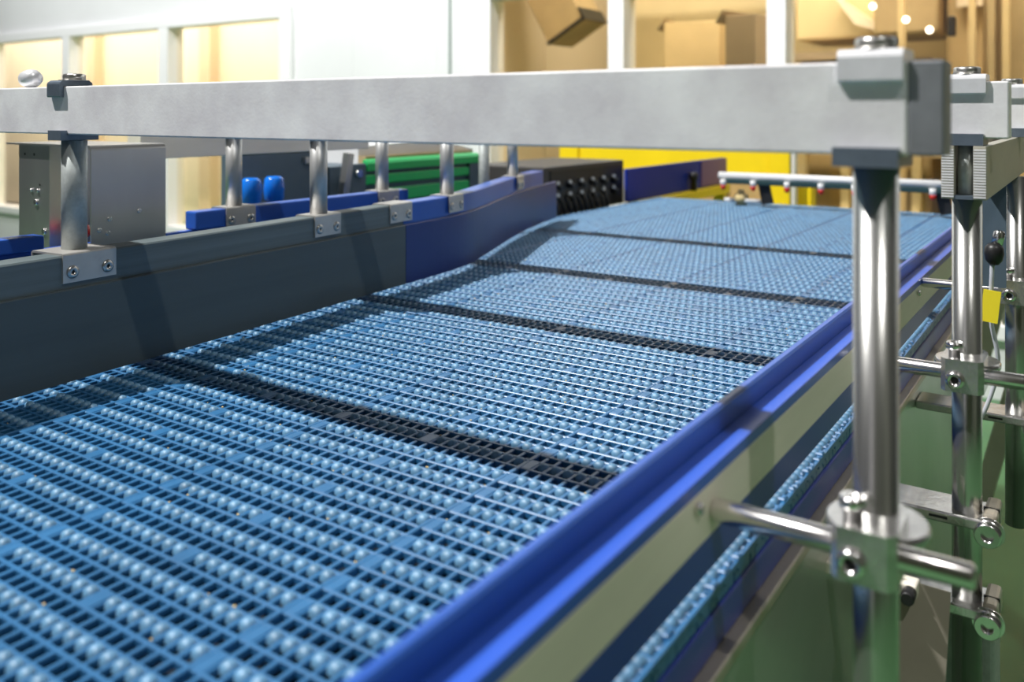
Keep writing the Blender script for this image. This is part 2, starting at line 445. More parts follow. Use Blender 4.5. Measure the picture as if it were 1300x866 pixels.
# joint saddle between grey and blue guards
def saddle_geo(cx, cy, dirv, L, ztop, front=.021, drop=.034):
    """U-saddle over the guard bar; dirv = guard direction"""
    g = G(); d = Vector((dirv[0], dirv[1], 0)).normalized(); n = Vector((d.y, -d.x, 0))
    t = .0025; f = front + t
    prof = [(f, ztop - drop), (f, ztop), (f - .001, ztop + .0016), (f - .0025, ztop + t), (-f + .0025, ztop + t), (-f + .001, ztop + .0016), (-f, ztop), (-f, ztop - drop),
            (-f + t, ztop - drop), (-f + t, ztop), (f - t, ztop), (f - t, ztop - drop)]
    A, B = [], []
    for (o, z) in prof:
        p = Vector((cx, cy, z)) + n * o
        A.append(g.bm.verts.new(p - d * L / 2)); B.append(g.bm.verts.new(p + d * L / 2))
    k = len(prof)
    for j in range(k): g.bm.faces.new((A[j], A[(j + 1) % k], B[(j + 1) % k], B[j]))
    quads = [(0, 1, 10, 11), (1, 2, 3, 10), (3, 4, 9, 10), (4, 5, 6, 9), (6, 7, 8, 9)]
    for q in quads:
        g.bm.faces.new([A[i] for i in q][::-1]); g.bm.faces.new([B[i] for i in q])
    return g, d, n, f
def saddle_part(parent, cx, cy, dirv, L, ztop, front=.0192, screws=True, drop=.034):
    g, d, n, f = saddle_geo(cx, cy, dirv, L, ztop, front, drop)
    s = part('saddle', g, 'saddle', parent, 'bent steel saddle')
    if screws:
        for sg in (-1, 1):
            p = Vector((cx, cy, ztop - drop * .62)) + d * sg * L * .33 + n * f
            g = G(); mt = Matrix.Translation(p) @ n.to_track_quat('Z', 'Y').to_matrix().to_4x4()
            g.lathe([(0, .0008), (.0026, .0008), (.0026, .0024), (.0050, .0026), (.0078, .0016), (.0082, 0), (0, 0)], mt, 18)
            sc = part('screw', g, 'bolt', s)
            part('socket', G().cyl(p + n * .0009, p + n * .0011, .0026, seg=6), 'dark', s)
    return s

# ------------------------------------------------------------------ cross beams and their left posts
BY = [.596, 1.045, 1.45, 1.98]; BT = .032
XE = -.081
names = ['nearest thick aluminium cross beam over the belt, spanning the whole picture',
         'second cross beam, just behind the nearest one, resting on the long steel channel',
         'third cross beam, its end peeping out right of the second one',
         'farthest cross beam, over the curve of the blue guard']
xl = [-1.42, -1.42, -1.44, -1.50]
ZBT, ZBB = .033, -.0275
for i, y in enumerate(BY):
    t = thing('cross_beam', names[i], 'beam', ((XE + xl[i]) / 2, y + BT / 2, ZBB), 'cross beams over the belt')
    part('bar', G().box(xl[i], XE - (.021 if i == 0 else 0), y, y + BT, ZBB, ZBT, .0016), 'beam', t)
    if i == 0: part('end_piece', G().box(XE - .021, XE, y + .0002, y + BT - .0002, ZBB + .0002, ZBT - .0002, .0014), 'beam_end', t, 'darker grey end piece')  # last stretch of the nearest beam in a darker grey

def clamp(t, x, y, side):
    """upper jaw, lower jaw and bolt that hold a post to the beam; y = beam front"""
    wj = .040 if side == 'R' else .030; ox = 0 if side == 'R' else -.010
    yb = y + BT
    pr = .0042 if side == 'R' else .006
    up = [(y - pr + .001, ZBT + .0055), (y - pr, ZBT + .003), (y - pr, ZBT - .012), (y - pr + .0012, ZBT - .0135), (y - .0005, ZBT - .0135), (y - .0005, ZBT + .0004),
          (yb + .0005, ZBT + .0004), (yb + .0005, ZBT - .0135), (yb + pr - .001, ZBT - .0135), (yb + pr, ZBT), (yb + pr - .001, ZBT + .0055), (yb + .001, ZBT + .008), (y - .001, ZBT + .008)]
    g = G().xprism(up, x - wj / 2 + ox, x + wj / 2 + ox).bevel_all(.0016, 3, 50)
    j = part('upper_jaw', g, 'jaw' if side == 'R' else 'jaw_dark', t, 'clamp jaw over the beam')
    b = G().hexa((x, y + BT * .5, ZBT + .0085), (x, y + BT * .5, ZBT + .0165), .0135, washer=.0005)
    part('bolt', b, 'bolt', j, 'hexagon bolt head')
    lo = [(y - .009, ZBB + .005), (y - .0005, ZBB + .005), (y - .0005, ZBB - .0004), (yb + .0005, ZBB - .0004), (yb + .0005, ZBB + .005), (yb + .009, ZBB + .005), (yb + .009, ZBB - .0075), (y - .009, ZBB - .0075)]
    part('lower_jaw', G().xprism(lo, x - wj / 2 - .002, x + wj / 2 - .002), 'jaw_dark', t, 'dark clamp jaw under the beam')

def post_left(x, y, r, base, dirv, label, mtl, L=.072, fr_=.0192):
    yc = y + BT / 2
    t = thing('support_post', label, 'post', (x, yc, base), 'posts on the side guards')
    part('tube', G().cyl((x, yc, base + .0025), (x, yc, ZBB - .008), r, seg=96), mtl, t)
    saddle_part(t, x, yc, dirv, L, base, front=fr_ if y < 1.2 or x == XB else .0215)
    clamp(t, x, y, 'L')
def bdir(y):
    for a, b in zip(blue_path, blue_path[1:]):
        if a[1] <= y <= b[1]:
            f = (y - a[1]) / (b[1] - a[1]); dx, dy = b[0] - a[0], b[1] - a[1]; L = math.hypot(dx, dy)
            px = a[0] + f * dx; return px, (dx / L, dy / L)
gdir = (-.0922, 1)
def on(y, fn):
    x, d = fn(y); L = math.hypot(*d); n = (d[1] / L, -d[0] / L); return x - n[0] * .0247, d
grf = lambda y: (gx(y), gdir)
x, d = on(BY[0] + .016, grf); post_left(x - .011, BY[0], .0152, ZG, d, 'thick dull steel post on the grey guard, at far left, under the nearest beam', 'tube_dull', .074, .0295)
x, d = on(BY[1] + .016, grf); post_left(x, BY[1], .015, ZG, d, 'steel post on the grey guard, second along, in front of the blue-grey control panel', 'tube_satin', .066)
x, d = on(BY[2] + .016, bdir); post_left(x, BY[2], .0148, ZG, d, 'steel post on the blue curved guard just past the grey joint', 'tube_satin', .062)
x, d = on(BY[3] + .016, bdir); post_left(x, BY[3], .0148, ZG, d, 'steel post near the far end of the blue curved guard', 'tube_satin', .06)
post_left(XB, BY[1], .0148, ZG, (0, 1), 'bright slim post on the low back guard, left of the blue caps', 'tube_satin', .066)
post_left(XB, BY[2], .0148, ZG, (0, 1), 'bright slim post on the low back guard, in front of the green louvres', 'tube_satin', .066)
# post standing left of the far end, on a stub of rail
t = thing('support_post', 'grey slim post at the right end of the green louvred machine', 'post', (-1.445, BY[3] + .016, -.33), 'posts on the side guards')
part('tube', G().cyl((-1.445, BY[3] + .016, -.327), (-1.445, BY[3] + .016, ZBB - .008), .0148, seg=24), 'tube_dull', t); clamp(t, -1.445, BY[3], 'L')
# joint saddle
x, d = on(1.272, grf)
t = thing('joint_saddle', 'bent steel saddle bridging the joint of the grey and blue guards, without a post', 'saddle', (x, 1.272, -.21))
saddle_part(t, x, 1.272, gdir, .07, ZG)

# ------------------------------------------------------------------ right posts
XR = [-.124, -.122, -.104]; 
rl_lab = ['big blurred round steel post in the right foreground, under the nearest beam',
          'second round steel post on the right, below the open end of the long channel',
          'third round steel post at the right picture edge, beside the black sensor']
bottoms = [-.70, -.66, -.60]
CH_T, CH_B = -.0355, -.092
for i in range(3):
    x = XR[i]; yc = BY[i] + .016; r = [.0142, .0148, .0148][i]
    t = thing('upright_post', rl_lab[i], 'post', (x, yc, bottoms[i]), 'upright posts on the right side')
    top = ZBB - .008 if i == 0 else CH_B - .001
    part('tube', G().cyl((x, yc, bottoms[i]), (x, yc, top), r, seg=96), 'tube', t)
    if i == 0: clamp(t, x, BY[i], 'R')

# long channel carrying the beam ends
lc = thing('channel_beam', 'long steel channel running back from the second post, open end with two ribbed cut faces', 'beam', (-.122, 2, CH_B))
y0c = BY[1] - .012; wch = .0215
g = G(); g.box(-.122 - wch, -.122 - wch + .0125, y0c, 3.3, CH_B, CH_T, .0008); part('side_plate', g, 'channel', lc)
g = G(); g.box(-.122 + wch - .0125, -.122 + wch, y0c, 3.3, CH_B, CH_T, .0008); part('side_plate', g, 'channel', lc)
for sx in (-1, 1):
    g = G(); cx = -.122 + sx * (wch - .00625)
    for k in range(18):
        z = CH_B + .002 + k * (CH_T - CH_B - .004) / 18
        g.box(cx - .0058, cx + .0058, y0c - .0012, y0c + .001, z, z + .0018)
    part('cut_face', g, 'beam', lc, 'ribbed cut end')
part('web', G().box(-.122 - wch + .0125, -.122 + wch - .0125, y0c, 3.3, CH_B, CH_B + .004), 'jaw_dark', lc)
part('stud', G().cyl((-.122, y0c + .016, CH_B + .004), (-.122, y0c + .016, CH_T), .0075), 'tube_dull', lc, 'threaded stud inside the channel')
for i in (1, 2, 3):
    t = thing('beam_clamp', ['steel clamp with bolt holding the second beam end', 'steel clamp with bolt holding the third beam end', 'steel clamp holding the farthest beam end'][i - 1], 'clamp', (-.122, BY[i] + .016, CH_T), 'clamps along the long channel')
    clamp(t, -.122 + (.0 if i == 1 else .012), BY[i], 'R')

# left long channel behind the guards
lf = solid('channel_beam', G().box(-1.575, -1.53, .99, 1.62, -.0905, -.03, .002), 'plate', 'grey-brown steel channel behind the nearest beam, above the blue-grey control panel', 'beam')

# ------------------------------------------------------------------ holding rods and cross clamps
def rod(x0, x1, y, z, r, label):
    return solid('holding_rod', G().cyl((x0, y, z), (x1, y, z), r, seg=32, bev=.002), 'chrome', label, 'rod', 'rods holding the guide rail')
def cross_clamp(x, yp, yr, z, rp, rr, label):
    t = thing('cross_clamp', label, 'clamp', (x, yp, z - .02), 'clamps joining rods and posts')
    g = G()
    R = rp + .0055
    # block: rounded in plan around the post, boxy in front around the rod
    pts = []
    for k in range(13):
        a = PI * k / 12; pts.append((x + R * math.cos(a), yp + R * math.sin(a)))
    yf = yr - rr - .007
    pts += [(x - R, yf + .006), (x - R + .005, yf), (x + R - .005, yf), (x + R, yf + .006)]
    zA, zB_ = z - .017, z + .017
    A = [g.bm.verts.new((a, b, zA)) for a, b in pts]; B = [g.bm.verts.new((a, b, zB_)) for a, b in pts]
    n = len(pts)
    for j in range(n): g.bm.faces.new((A[j], A[(j + 1) % n], B[(j + 1) % n], B[j]))
    g.bm.faces.new(A[::-1]); g.bm.faces.new(B); g.bevel_all(.003, 3, 40)
    b = part('body', g, 'cast', t)
    # front boss with hexagon socket
    g = G(); mt = Matrix.Translation((x - .006, yf + .001, z - .004)) @ Matrix.Rotation(PI / 2, 4, 'X')
    g.lathe([(0, .001), (.0042, .001), (.0042, .006), (.0075, .0065), (.009, .004), (.0095, 0), (0, 0)], mt, 24)
    s = part('screw', g, 'chrome', t, 'socket screw facing the camera')
    part('socket', G().cyl((x - .006, yf - .0005, z - .004), (x - .006, yf - .0003, z - .004), .0042, seg=6), 'dark', s)
    # set screw on top
    g = G(); mt = Matrix.Translation((x - .008, yr - .002, zB_ - .001))
    g.lathe([(0, 0), (.006, 0), (.006, .009), (.0085, .010), (.0085, .015), (.0075, .017), (.0042, .017), (.0042, .0125), (0, .0125)], mt, 20)
    part('set_screw', g, 'chrome', t, 'set screw on top')
    # round collar disc behind, and split line
    g = G().lathe([(rp + .0006, -.004), (.031, -.004), (.0325, -.002), (.0325, .002), (.031, .004), (rp + .0006, .004), (rp + .0006, -.004)], Matrix.Translation((x, yp + .004, z + .004)), 40)
    part('collar', g, 'cast', t, 'round collar around the post')
    return t
rod(-.2257, -.0625, .585, -.277, .0080, 'blurred bright steel rod through the nearest clamp, in the right foreground')
cross_clamp(XR[0], BY[0] + .016, .585, -.277, .0142, .008, 'blurred polished clamp on the foreground post')
z2 = -.2755
rod(-.2257, .02, BY[1] - .014, z2, .0080, 'bright steel rod through the clamp of the second post')
cross_clamp(XR[1], BY[1] + .016, BY[1] - .014, z2, .0148, .008, 'polished clamp with hexagon socket on the second post')
rod(-.2257, .05, BY[2] - .014, -.2255 - .03, .0070, 'thin steel rod farther back, above the yellow tag')
cross_clamp(XR[2], BY[2] + .016, BY[2] - .014, -.2555, .0148, .007, 'steel clamp on the third post, beside the yellow tag')

# ------------------------------------------------------------------ post brackets
def bracket(x, yp, z, rp, label):
    t = thing('post_bracket', label, 'bracket', (x, yp, z - .01), 'brackets bolting posts to the frame')
    g = G().box(-.2355, x + .026, yp - .025, yp + .03, z - .004, z + .008, .002)
    b = part('plate', g, 'cast', t)
    part('slot', G().box(x - .034, x - .016, yp - .0256, yp - .020, z + .001, z + .0035), 'dark', b)
    g = G().box(x + .0165, x + .031, yp - .020, yp + .034, z - .0125, z + .014, .004)
    c = part('clamp_end', g, 'frame', t, 'split clamp end')
    part('slit', G().box(x + .016, x + .0315, yp - .0012, yp + .0012, z - .0127, z + .0142), 'dark', c)
    g = G(); mt = Matrix.Translation((x + .0225, yp - .019, z - .004)) @ Matrix.Rotation(PI / 2, 4, 'X')
    g.lathe([(0, 0), (.0155, 0), (.0155, .003), (.0128, .003), (.0128, .0125), (.0115, .0145), (.0062, .0145), (.0062, .008), (0, .008)], mt, 28)
    s = part('bolt', g, 'chrome', t, 'big socket-head bolt')
    return t
bracket(XR[1], BY[1] + .016, -.437, .0148, 'upper split bracket with big bolt on the second post')
bracket(XR[1], BY[1] + .016, -.532, .0148, 'lower split bracket with big bolt on the second post')
bracket(XR[2], BY[2] + .016, -.445, .0148, 'split bracket with big bolt on the third post')
bracket(XR[0], BY[0] + .016, -.52, .0142, 'split bracket low on the foreground post')

# ------------------------------------------------------------------ sensor, cable and tag by the third post
sx, sy = -.121, 1.335
sn = thing('sensor', 'black round cable sensor with grey lead, between second and third right posts', 'sensor', (sx, sy, -.22))
part('plate', G().box(sx - .028, sx + .012, sy + .03, sy + .034, -.24, -.0925), 'cab', sn, 'blue-grey mounting plate')
g = G().lathe([(0, -.017), (.006, -.016), (.0105, -.010), (.0122, -.001), (.011, .007), (.007, .012), (0, .013)], Matrix.Translation((sx, sy, -.188)), 24)
part('body', g, 'black', sn)
part('nut', G().hexa((sx + .003, sy + .004, -.178), (sx + .006, sy + .010, -.160), .008), 'chrome', sn)
part('lead', G().tube([(sx - .002, sy, -.203), (sx - .003, sy, -.23), (sx - .004, sy + .004, -.28), (sx + .004, sy + .01, -.34), (sx - .01, sy + .01, -.40), (sx - .03, sy + .01, -.44)], .0030, res=6), 'cable', sn)
tg = solid('cable_tag', G().box(sx - .014, sx + .007, sy - .0075, sy - .006, -.281, -.238, rot=Matrix.Rotation(math.radians(6), 3, 'Y')), 'tag', 'bright yellow tag hanging on the cable below the thin rod', 'tag')

# ------------------------------------------------------------------ stainless housing at the left
hs = thing('steel_housing', 'bent stainless sensor housing behind the thick left post', 'housing', (-1.43, .82, -.209))
g = G(); r = .008
prof = [(-1.30, -.215), (-1.30, -.0513 - r)] + [(-1.30 - r + r * math.cos(a), -.0513 - r + r * math.sin(a)) for a in (PI / 8, PI / 4, 3 * PI / 8, PI / 2)] + [(-1.562, -.0513), (-1.562, -.0543)] + [(-1.311, -.0543), (-1.303, -.06), (-1.303, -.215)]
A = [g.bm.verts.new((x, .757, z)) for x, z in prof]; B = [g.bm.verts.new((x, .887, z)) for x, z in prof]
for j in range(len(prof)):
    g.bm.faces.new((A[j], A[(j + 1) % len(prof)], B[(j + 1) % len(prof)], B[j]))
g.bm.faces.new(A[::-1]); g.bm.faces.new(B)
part('cover', g, 'steel', hs)
fp = part('front_plate', G().box(-1.535, -1.437, .765, .768, -.245, -.0545), 'steel', hs)
part('side_plate', G().box(-1.440, -1.437, .768, .885, -.245, -.0545), 'steel', hs)
for (yy, zz) in ((.787, -.168), (.838, -.160), (.770, -.184), (.784, -.190)):
    part('screw', G().cyl((-1.30, yy, zz), (-1.2975, yy, zz), .004, seg=14, bev=.001), 'chrome', hs)
for (xx, zz) in ((-1.478, -.15), (-1.452, -.197), (-1.492, -.13), (-1.472, -.13)):
    part('screw', G().cyl((xx, .765, zz), (xx, .762, zz), .0055 if zz < -.14 else .003, seg=14, bev=.001), 'chrome', hs)
for (xx, zz) in ((-1.515, -.07), (-1.485, -.07), (-1.467, -.12)):
    part('hole', G().cyl((xx, .7652, zz), (xx, .7645, zz), .0022, seg=12), 'dark', hs)
part('gland', G().cyl((-1.4365, .80, -.085), (-1.425, .80, -.085), .006), 'black', hs)
part('gland', G().cyl((-1.4365, .80, -.125), (-1.425, .80, -.125), .006), 'black', hs)
il = solid('indicator_lamp', G().lathe([(0, .012), (.007, .010), (.0105, .003), (.0105, -.004), (.007, -.010), (0, -.012)], Matrix.Translation((-1.395, .80, -.196)), 20), 'red', 'red indicator lamp low inside the stainless housing', 'lamp')
kn = solid('hand_knob', G().lathe([(0, -.016), (.011, -.014), (.0125, -.004), (.0125, .004), (.009, .013), (0, .016)], Matrix.Translation((-1.195, .612, .0458)) @ Matrix.Rotation(PI / 2, 4, 'Y'), 16), 'jaw', 'rounded shiny knob lying on the nearest beam near its left end', 'knob')

# ------------------------------------------------------------------ machines left of the belt
XC = -1.75
cb = thing('control_panel', 'shallow blue-grey control panel with thin green top edge, behind the second grey-guard post', 'control panel', (-1.78, 1.54, FZ))
part('body', G().box(XC - .065, XC, 1.392, 1.688, FZ, -.103, .004), 'cab', cb)
part('top_edge', G().box(XC - .066, XC + .002, 1.391, 1.69, -.103, -.097), 'greenline', cb, 'green top edge')
lt = part('latch', G().box(XC, XC + .012, 1.60, 1.625, -.135, -.118, .002), 'bolt', cb)
part('sticker', G().box(XC, XC + .001, 1.394, 1.43, -.185, -.168), 'tag', cb, 'yellow sticker')
for k, (yy, zz) in enumerate(((1.66, -.19), (1.66, -.215))): part('bolt', G().cyl((XC, yy, zz), (XC + .004, yy, zz), .005), 'dark', cb)
part('shelf', G().box(XC, -1.62, 1.32, 1.47, -.262, -.252, .002), 'cab', cb)
for k, yy in enumerate((1.339, 1.4077)):
    t = thing('blue_cap', ['glossy blue rounded cap on a black stub, left of the pair', 'glossy blue rounded cap on a black stub, right of the pair'][k], 'cap', (-1.66, yy + .02, -.252), 'blue caps by the control panel')
    part('cap', G().lathe([(0, .031), (.016, .030), (.0225, .024), (.025, 0), (.0235, -.024), (.019, -.031), (0, -.031)], Matrix.Translation((-1.66, yy + .02, -.184)), 28), 'cap', t)
    part('stub', G().cyl((-1.66, yy + .02, -.2515), (-1.66, yy + .02, -.214), .02), 'black', t)
# green louvred machine
gm = thing('louvred_machine', 'machine with bright green louvred side and light grey sloped cover', 'machine', (-1.95, 2.08, FZ))
part('core', G().box(-2.2, XC - .012, 1.71, 2.39, FZ, -.15), 'cab', gm)
top = [(XC - .012, -.135), (XC, -.139), (XC + .006, -.147), (XC + .006, -.168), (XC - .012, -.168)]
g = G().prism([(a, b) for a, b in top], [(0, 1.84), (0, 2.385)]); part('top_louvre', g, 'green', gm, 'bright green top louvre')
for z0, z1 in ((-.208, -.180), (-.262, -.224)):
    part('louvre', G().box(XC - .012, XC - .001, 1.84, 2.335, z0, z1, .003), 'green', gm, 'green louvre')
part('end_post', G().box(XC - .012, XC + .002, 2.335, 2.40, -.34, -.168), 'cab', gm)
part('side_plate', G().box(XC - .01, XC + .004, 1.775, 1.838, -.34, -.145, .003), 'cab', gm, 'grey end plate')
part('bolt', G().cyl((XC + .004, 1.80, -.172), (XC + .016, 1.80, -.172), .011), 'chrome', gm)
g = G().box(-.012, .012, -.011, .011, -.14, .14, .002)
bmesh.ops.transform(g.bm, matrix=Matrix.Translation((XC + .012, 1.735, -.25)) @ Matrix.Rotation(math.radians(-10), 4, 'X'), verts=g.bm.verts)
part('strut', g, 'steel', gm, 'slanted light strut')
part('cover', G().xprism([(1.86, -.15), (1.86, -.10), (2.22, -.086), (2.42, -.125), (2.42, -.15)], -2.2, -1.80), 'wplastic', gm, 'light grey sloped cover')
part('rail', G().box(-1.80, -1.77, 1.86, 2.38, -.15, -.127), 'brown', gm, 'brownish rail along the top')
wb = solid('white_cabinet', G().box(-2.36, -2.22, 1.9, 2.5, FZ, -.10, .004), 'wplastic', 'tall white cabinet behind the louvred machine, only its top showing', 'cabinet')
# black connector box
XK = -1.60
kb = thing('connector_box', 'black equipment box with rows of plugs on its right face', 'equipment box', (-1.75, 2.87, -.42))
part('case', G().box(-1.93, XK, 2.56, 3.17, -.365, -.19, .004), 'blackbox', kb)
part('face_plate', G().box(XK, XK + .004, 2.60, 3.15, -.355, -.205), 'black', kb, 'black face plate')
part('stand', G().box(-1.9, -1.66, 2.6, 3.13, FZ, -.365), 'blackbox', kb)
for r_, zz in enumerate((-.262, -.305)):
    for k in range(6):
        yy = 2.64 + k * .085
        pg = part('plug', G().cyl((XK + .004, yy, zz), (XK + .03, yy, zz - .004), .0105, .009, seg=14), 'black', kb)
        part('ring', G().cyl((XK + .0055, yy, zz + .012), (XK + .014, yy, zz + .012), .0075, seg=12), 'wplastic', pg)
g = G()
for k in range(10):
    yy = 2.60 + k * .04; g.tube([(XK + .02, yy, -.30), (XK + .035, yy + .004, -.335), (XK + .03, yy + .01, -.40)], .006, seg=8, res=3)
part('cables', g, 'black', kb)
# navy side board
nb = thing('side_board', 'dark navy side board beyond the black equipment box', 'board', (-1.55, 3.6, -.42))
part('board', G().box(-1.565, -1.55, 3.10, 4.17, -.352, -.222, .003), 'navy', nb)
part('end_plate', G().box(-1.549, -1.546, 3.86, 4.19, -.345, -.224), 'violet', nb, 'violet reflective end plate')
part('rail', G().box(-1.60, -1.512, 3.20, 4.14, -.392, -.352, .003), 'yellow', nb, 'yellow rail under the board')
part('foot', G().box(-1.58, -1.53, 3.26, 3.30, FZ, -.392), 'yellow', nb); part('foot', G().box(-1.58, -1.53, 4.10, 4.14, FZ, -.392), 'yellow', nb)
bt = solid('standoff', G().lathe([(0, -.06), (.014, -.06), (.014, -.01), (.02, -.008), (.02, .018), (.012, .024), (0, .024)], Matrix.Translation((-1.527, 3.72, -.2915)), 16), 'black', 'small black standing fitting in front of the navy board', 'fitting')
# yellow machine frame
yf = thing('yellow_frame', 'bright yellow machine frame behind the end of the belt', 'machine frame', (-1.6, 4.7, FZ))
part('column', G().box(-1.462, -1.352, 4.58, 4.68, FZ, .0, .006), 'yellow', yf)
part('column', G().box(-1.35, -1.27, 4.69, 4.78, FZ, -.36, .006), 'yellow', yf)
part('beam', G().box(-2.75, -1.462, 4.60, 4.68, -.345, -.06, .006), 'yellow', yf)
part('column', G().box(-2.75, -2.62, 4.58, 4.68, FZ, -.06, .006), 'yellow', yf)
part('edge', G().box(-1.352, -1.335, 4.60, 4.66, FZ, .0), 'trim', yf, 'pale edge strip')

# ------------------------------------------------------------------ nozzle bar over the far end
nz = thing('nozzle_bar', 'white spray bar with red-tipped nozzles across the far end of the belt', 'spray bar', (-.8, 3.12, -.36))
yN = 3.12; za, zb = -.232, -.232
part('pipe', G().cyl((-1.18, yN, za), (-.26, yN, zb), .0125, seg=20), 'wplastic', nz)
part('underside', G().box(-1.16, -.26, yN - .010, yN + .01, -.262, -.2435, .002), 'dgreen', nz, 'dark underside profile')
for x_ in (918, 956, 999, 1042, 1085, 1135, 1184):
    r_ = (x_ - 650) / 1109; X = (r_ * .8284 * (yN - .012) - .5602 * (yN - .012)) / (.8284 + .5602 * r_)
    n_ = part('nozzle', G().cyl((X, yN - .012, -.246), (X, yN - .012, -.268), .0105, seg=14), 'wplastic', nz)
    part('tip', G().lathe([(0, -.018), (.006, -.016), (.010, -.008), (.0108, 0), (0, 0)], Matrix.Translation((X, yN - .012, -.267)), 14), 'red', n_, 'red nozzle tip')
for (xa, xb) in ((-1.02, -1.0), (-.435, -.415)):
    part('bracket', G().box(xa - .012, xb + .008, yN + .01, yN + .022, -.332, -.243, rot=Matrix.Rotation(math.radians(-12), 3, 'Y')), 'black', nz, 'black slanted bracket')
part('lower_rod', G().cyl((-1.17, yN + .03, -.325), (-1.03, yN + .03, -.325), .008), 'wplastic', nz)
fit = solid('hose_fitting', G().lathe([(0, -.03), (.02, -.03), (.02, -.012), (.026, -.01), (.026, .014), (.012, .02), (.012, .034), (0, .034)], Matrix.Translation((-1.11, 3.16, -.318)), 14), 'crumb', 'pale hose fitting beneath the left end of the spray bar', 'fitting')

# ------------------------------------------------------------------ things in the room behind the right window
def at(x_, Y):
    r_ = (x_ - 650) / 1109; return (r_ * .8284 * Y - .5602 * Y) / (.8284 + .5602 * r_)
def dep(X, Y): return -.5602 * X + .8284 * Y
def zz(y_, X, Y): return -(y_ - 143) / 1109 * dep(X, Y)
# slanted duct
Yd = 6.6; xa, xb_ = at(700, Yd), at(765, Yd)
g = G().box(-.21, .21, -.2, .2, -1.2, .0, .01)
bmesh.ops.transform(g.bm, matrix=Matrix.Translation((at(742, Yd), Yd, zz(48, at(742, Yd), Yd))) @ Matrix.Rotation(math.radians(-33), 4, 'Y'), verts=[v for v in g.bm.verts])
bmesh.ops.transform(g.bm, matrix=Matrix.Translation((0, 0, 0)), verts=g.bm.verts)
g.bm.free()
t = thing('hanging_chute', 'brown slanted chute with dark lip, hanging behind the right window', 'chute', (at(742, Yd), Yd, zz(48, at(742, Yd), Yd)))
X = at(735, Yd); Z = zz(46, X, Yd)
def slant(g, deg):
    bmesh.ops.transform(g.bm, matrix=Matrix.Translation((X, Yd, Z)) @ Matrix.Rotation(math.radians(deg), 4, 'Y'), verts=g.bm.verts); return g
part('body', slant(G().box(-.20, .20, -.2, .2, 0.02, .95, .01), -30), 'brown', t)
part('lip', slant(G().box(-.205, .205, -.212, -.2, .02, .05).box(.2, .212, -.212, .2, .02, .14), -30), 'black', t, 'dark lip')
# cartons
Yc = 6.4
for k, (xa_, xb2, yt, rz, m_, lab) in enumerate(((838, 905, 25, 8, 'carton', 'open tan cardboard carton, left of two behind the middle right pane'), (925, 968, 16, -14, 'cartond', 'darker carton, right of two behind the middle right pane'))):
    X0, X1 = at(xa_, Yc - .5 * k), at(xb2, Yc - .5 * k); Zt = zz(yt, X1, Yc - .5 * k); cx, cy = (X0 + X1) / 2, Yc - .5 * k + .25; hw = (X1 - X0) / 2
    t = thing('carton', lab, 'carton', (cx, cy, FZ + .0), 'cartons behind the glass')
    R3 = Matrix.Rotation(math.radians(rz), 3, 'Z')
    part('box', G().box(cx - hw, cx + hw, cy - .22, cy + .22, -.25, Zt, .006, rot=R3, piv=(cx, cy, 0)), m_, t)
    part('flap', G().box(cx - hw - .10, cx - hw + .01, cy - .2, cy + .2, Zt - .004, Zt, rot=R3 @ Matrix.Rotation(math.radians(-55), 3, 'Y')), 'cartond', t)
    part('pallet', G().box(cx - hw, cx + hw, cy - .22, cy + .22, FZ, -.25), 'brown', t, 'brown stand under the carton')
# packing machine: brown boxes, panel, flap
t = thing('packing_machine', 'amber-lit boxy packing machine behind the right-hand pane', 'machine', (-.6, 7.0, FZ))
Ym = 6.9
X0, X1 = at(1010, Ym), at(1125, Ym)
part('body', G().box(X0, X1, Ym, Ym + .8, zz(52, X0, Ym), 1.9, .02), 'amber', t)
part('base', G().box(X0 + .02, X1 + .3, Ym + .05, Ym + .9, FZ, zz(52, X0, Ym) - .16, .02), 'brown', t)
part('shelf', G().box(X0, X1, Ym - .1, Ym + .3, zz(52, X0, Ym) - .16, zz(52, X0, Ym) - .1), 'cartond', t)
xs = [at(q, Ym) for q in (1120, 1200, 1215, 1300, 1420)]
part('door', G().box(xs[0], xs[1], Ym - .3, Ym + .5, zz(48, xs[0], Ym), 2.0, .02), 'brown', t, 'brown door')
part('door', G().box(xs[1] + .02, xs[3], Ym - .1, Ym + .5, FZ, 1.6, .02), 'carton', t)
part('door', G().box(xs[3] - .2, xs[4], Ym - .5, Ym + .5, FZ, 2.2, .02), 'brown', t)
part('handle', G().box(at(1203, Ym - .4), at(1213, Ym - .4), Ym - .42, Ym - .35, zz(52, xs[1], Ym), zz(28, xs[1], Ym), .01), 'black', t, 'black handle')
g = G(); P = [(at(1060, Ym - .2), zz(2, at(1060, Ym), Ym)), (at(1130, Ym - .2), zz(47, at(1130, Ym), Ym)), (at(1085, Ym - .2), zz(34, at(1085, Ym), Ym))]
A = [g.bm.verts.new((x_, Ym - .2, z_)) for x_, z_ in P]; B = [g.bm.verts.new((x_, Ym - .03, z_ + .02)) for x_, z_ in P]
for j in range(3): g.bm.faces.new((A[j], A[(j + 1) % 3], B[(j + 1) % 3], B[j]))
g.bm.faces.new(A[::-1]); g.bm.faces.new(B)
part('flap', g, 'cream', t, 'pale folded flap')
part('side_board', G().box(at(1214, Ym - .2), at(1252, Ym - .2), Ym - .2, Ym - .16, zz(12, at(1230, Ym), Ym), 2.0), 'cream', t, 'pale upper panel')
for q in (1150, 1238, 1262, 1280): part('upright', G().box(at(q, Ym - .4) - .02, at(q, Ym - .4) + .02, Ym - .58, Ym - .5, FZ, 2.0), 'carton' if q != 1262 else 'brown', t)
part('crossbar', G().box(X0 - .02, xs[4], Ym - .12, Ym - .02, -.32, -.27), 'carton', t)
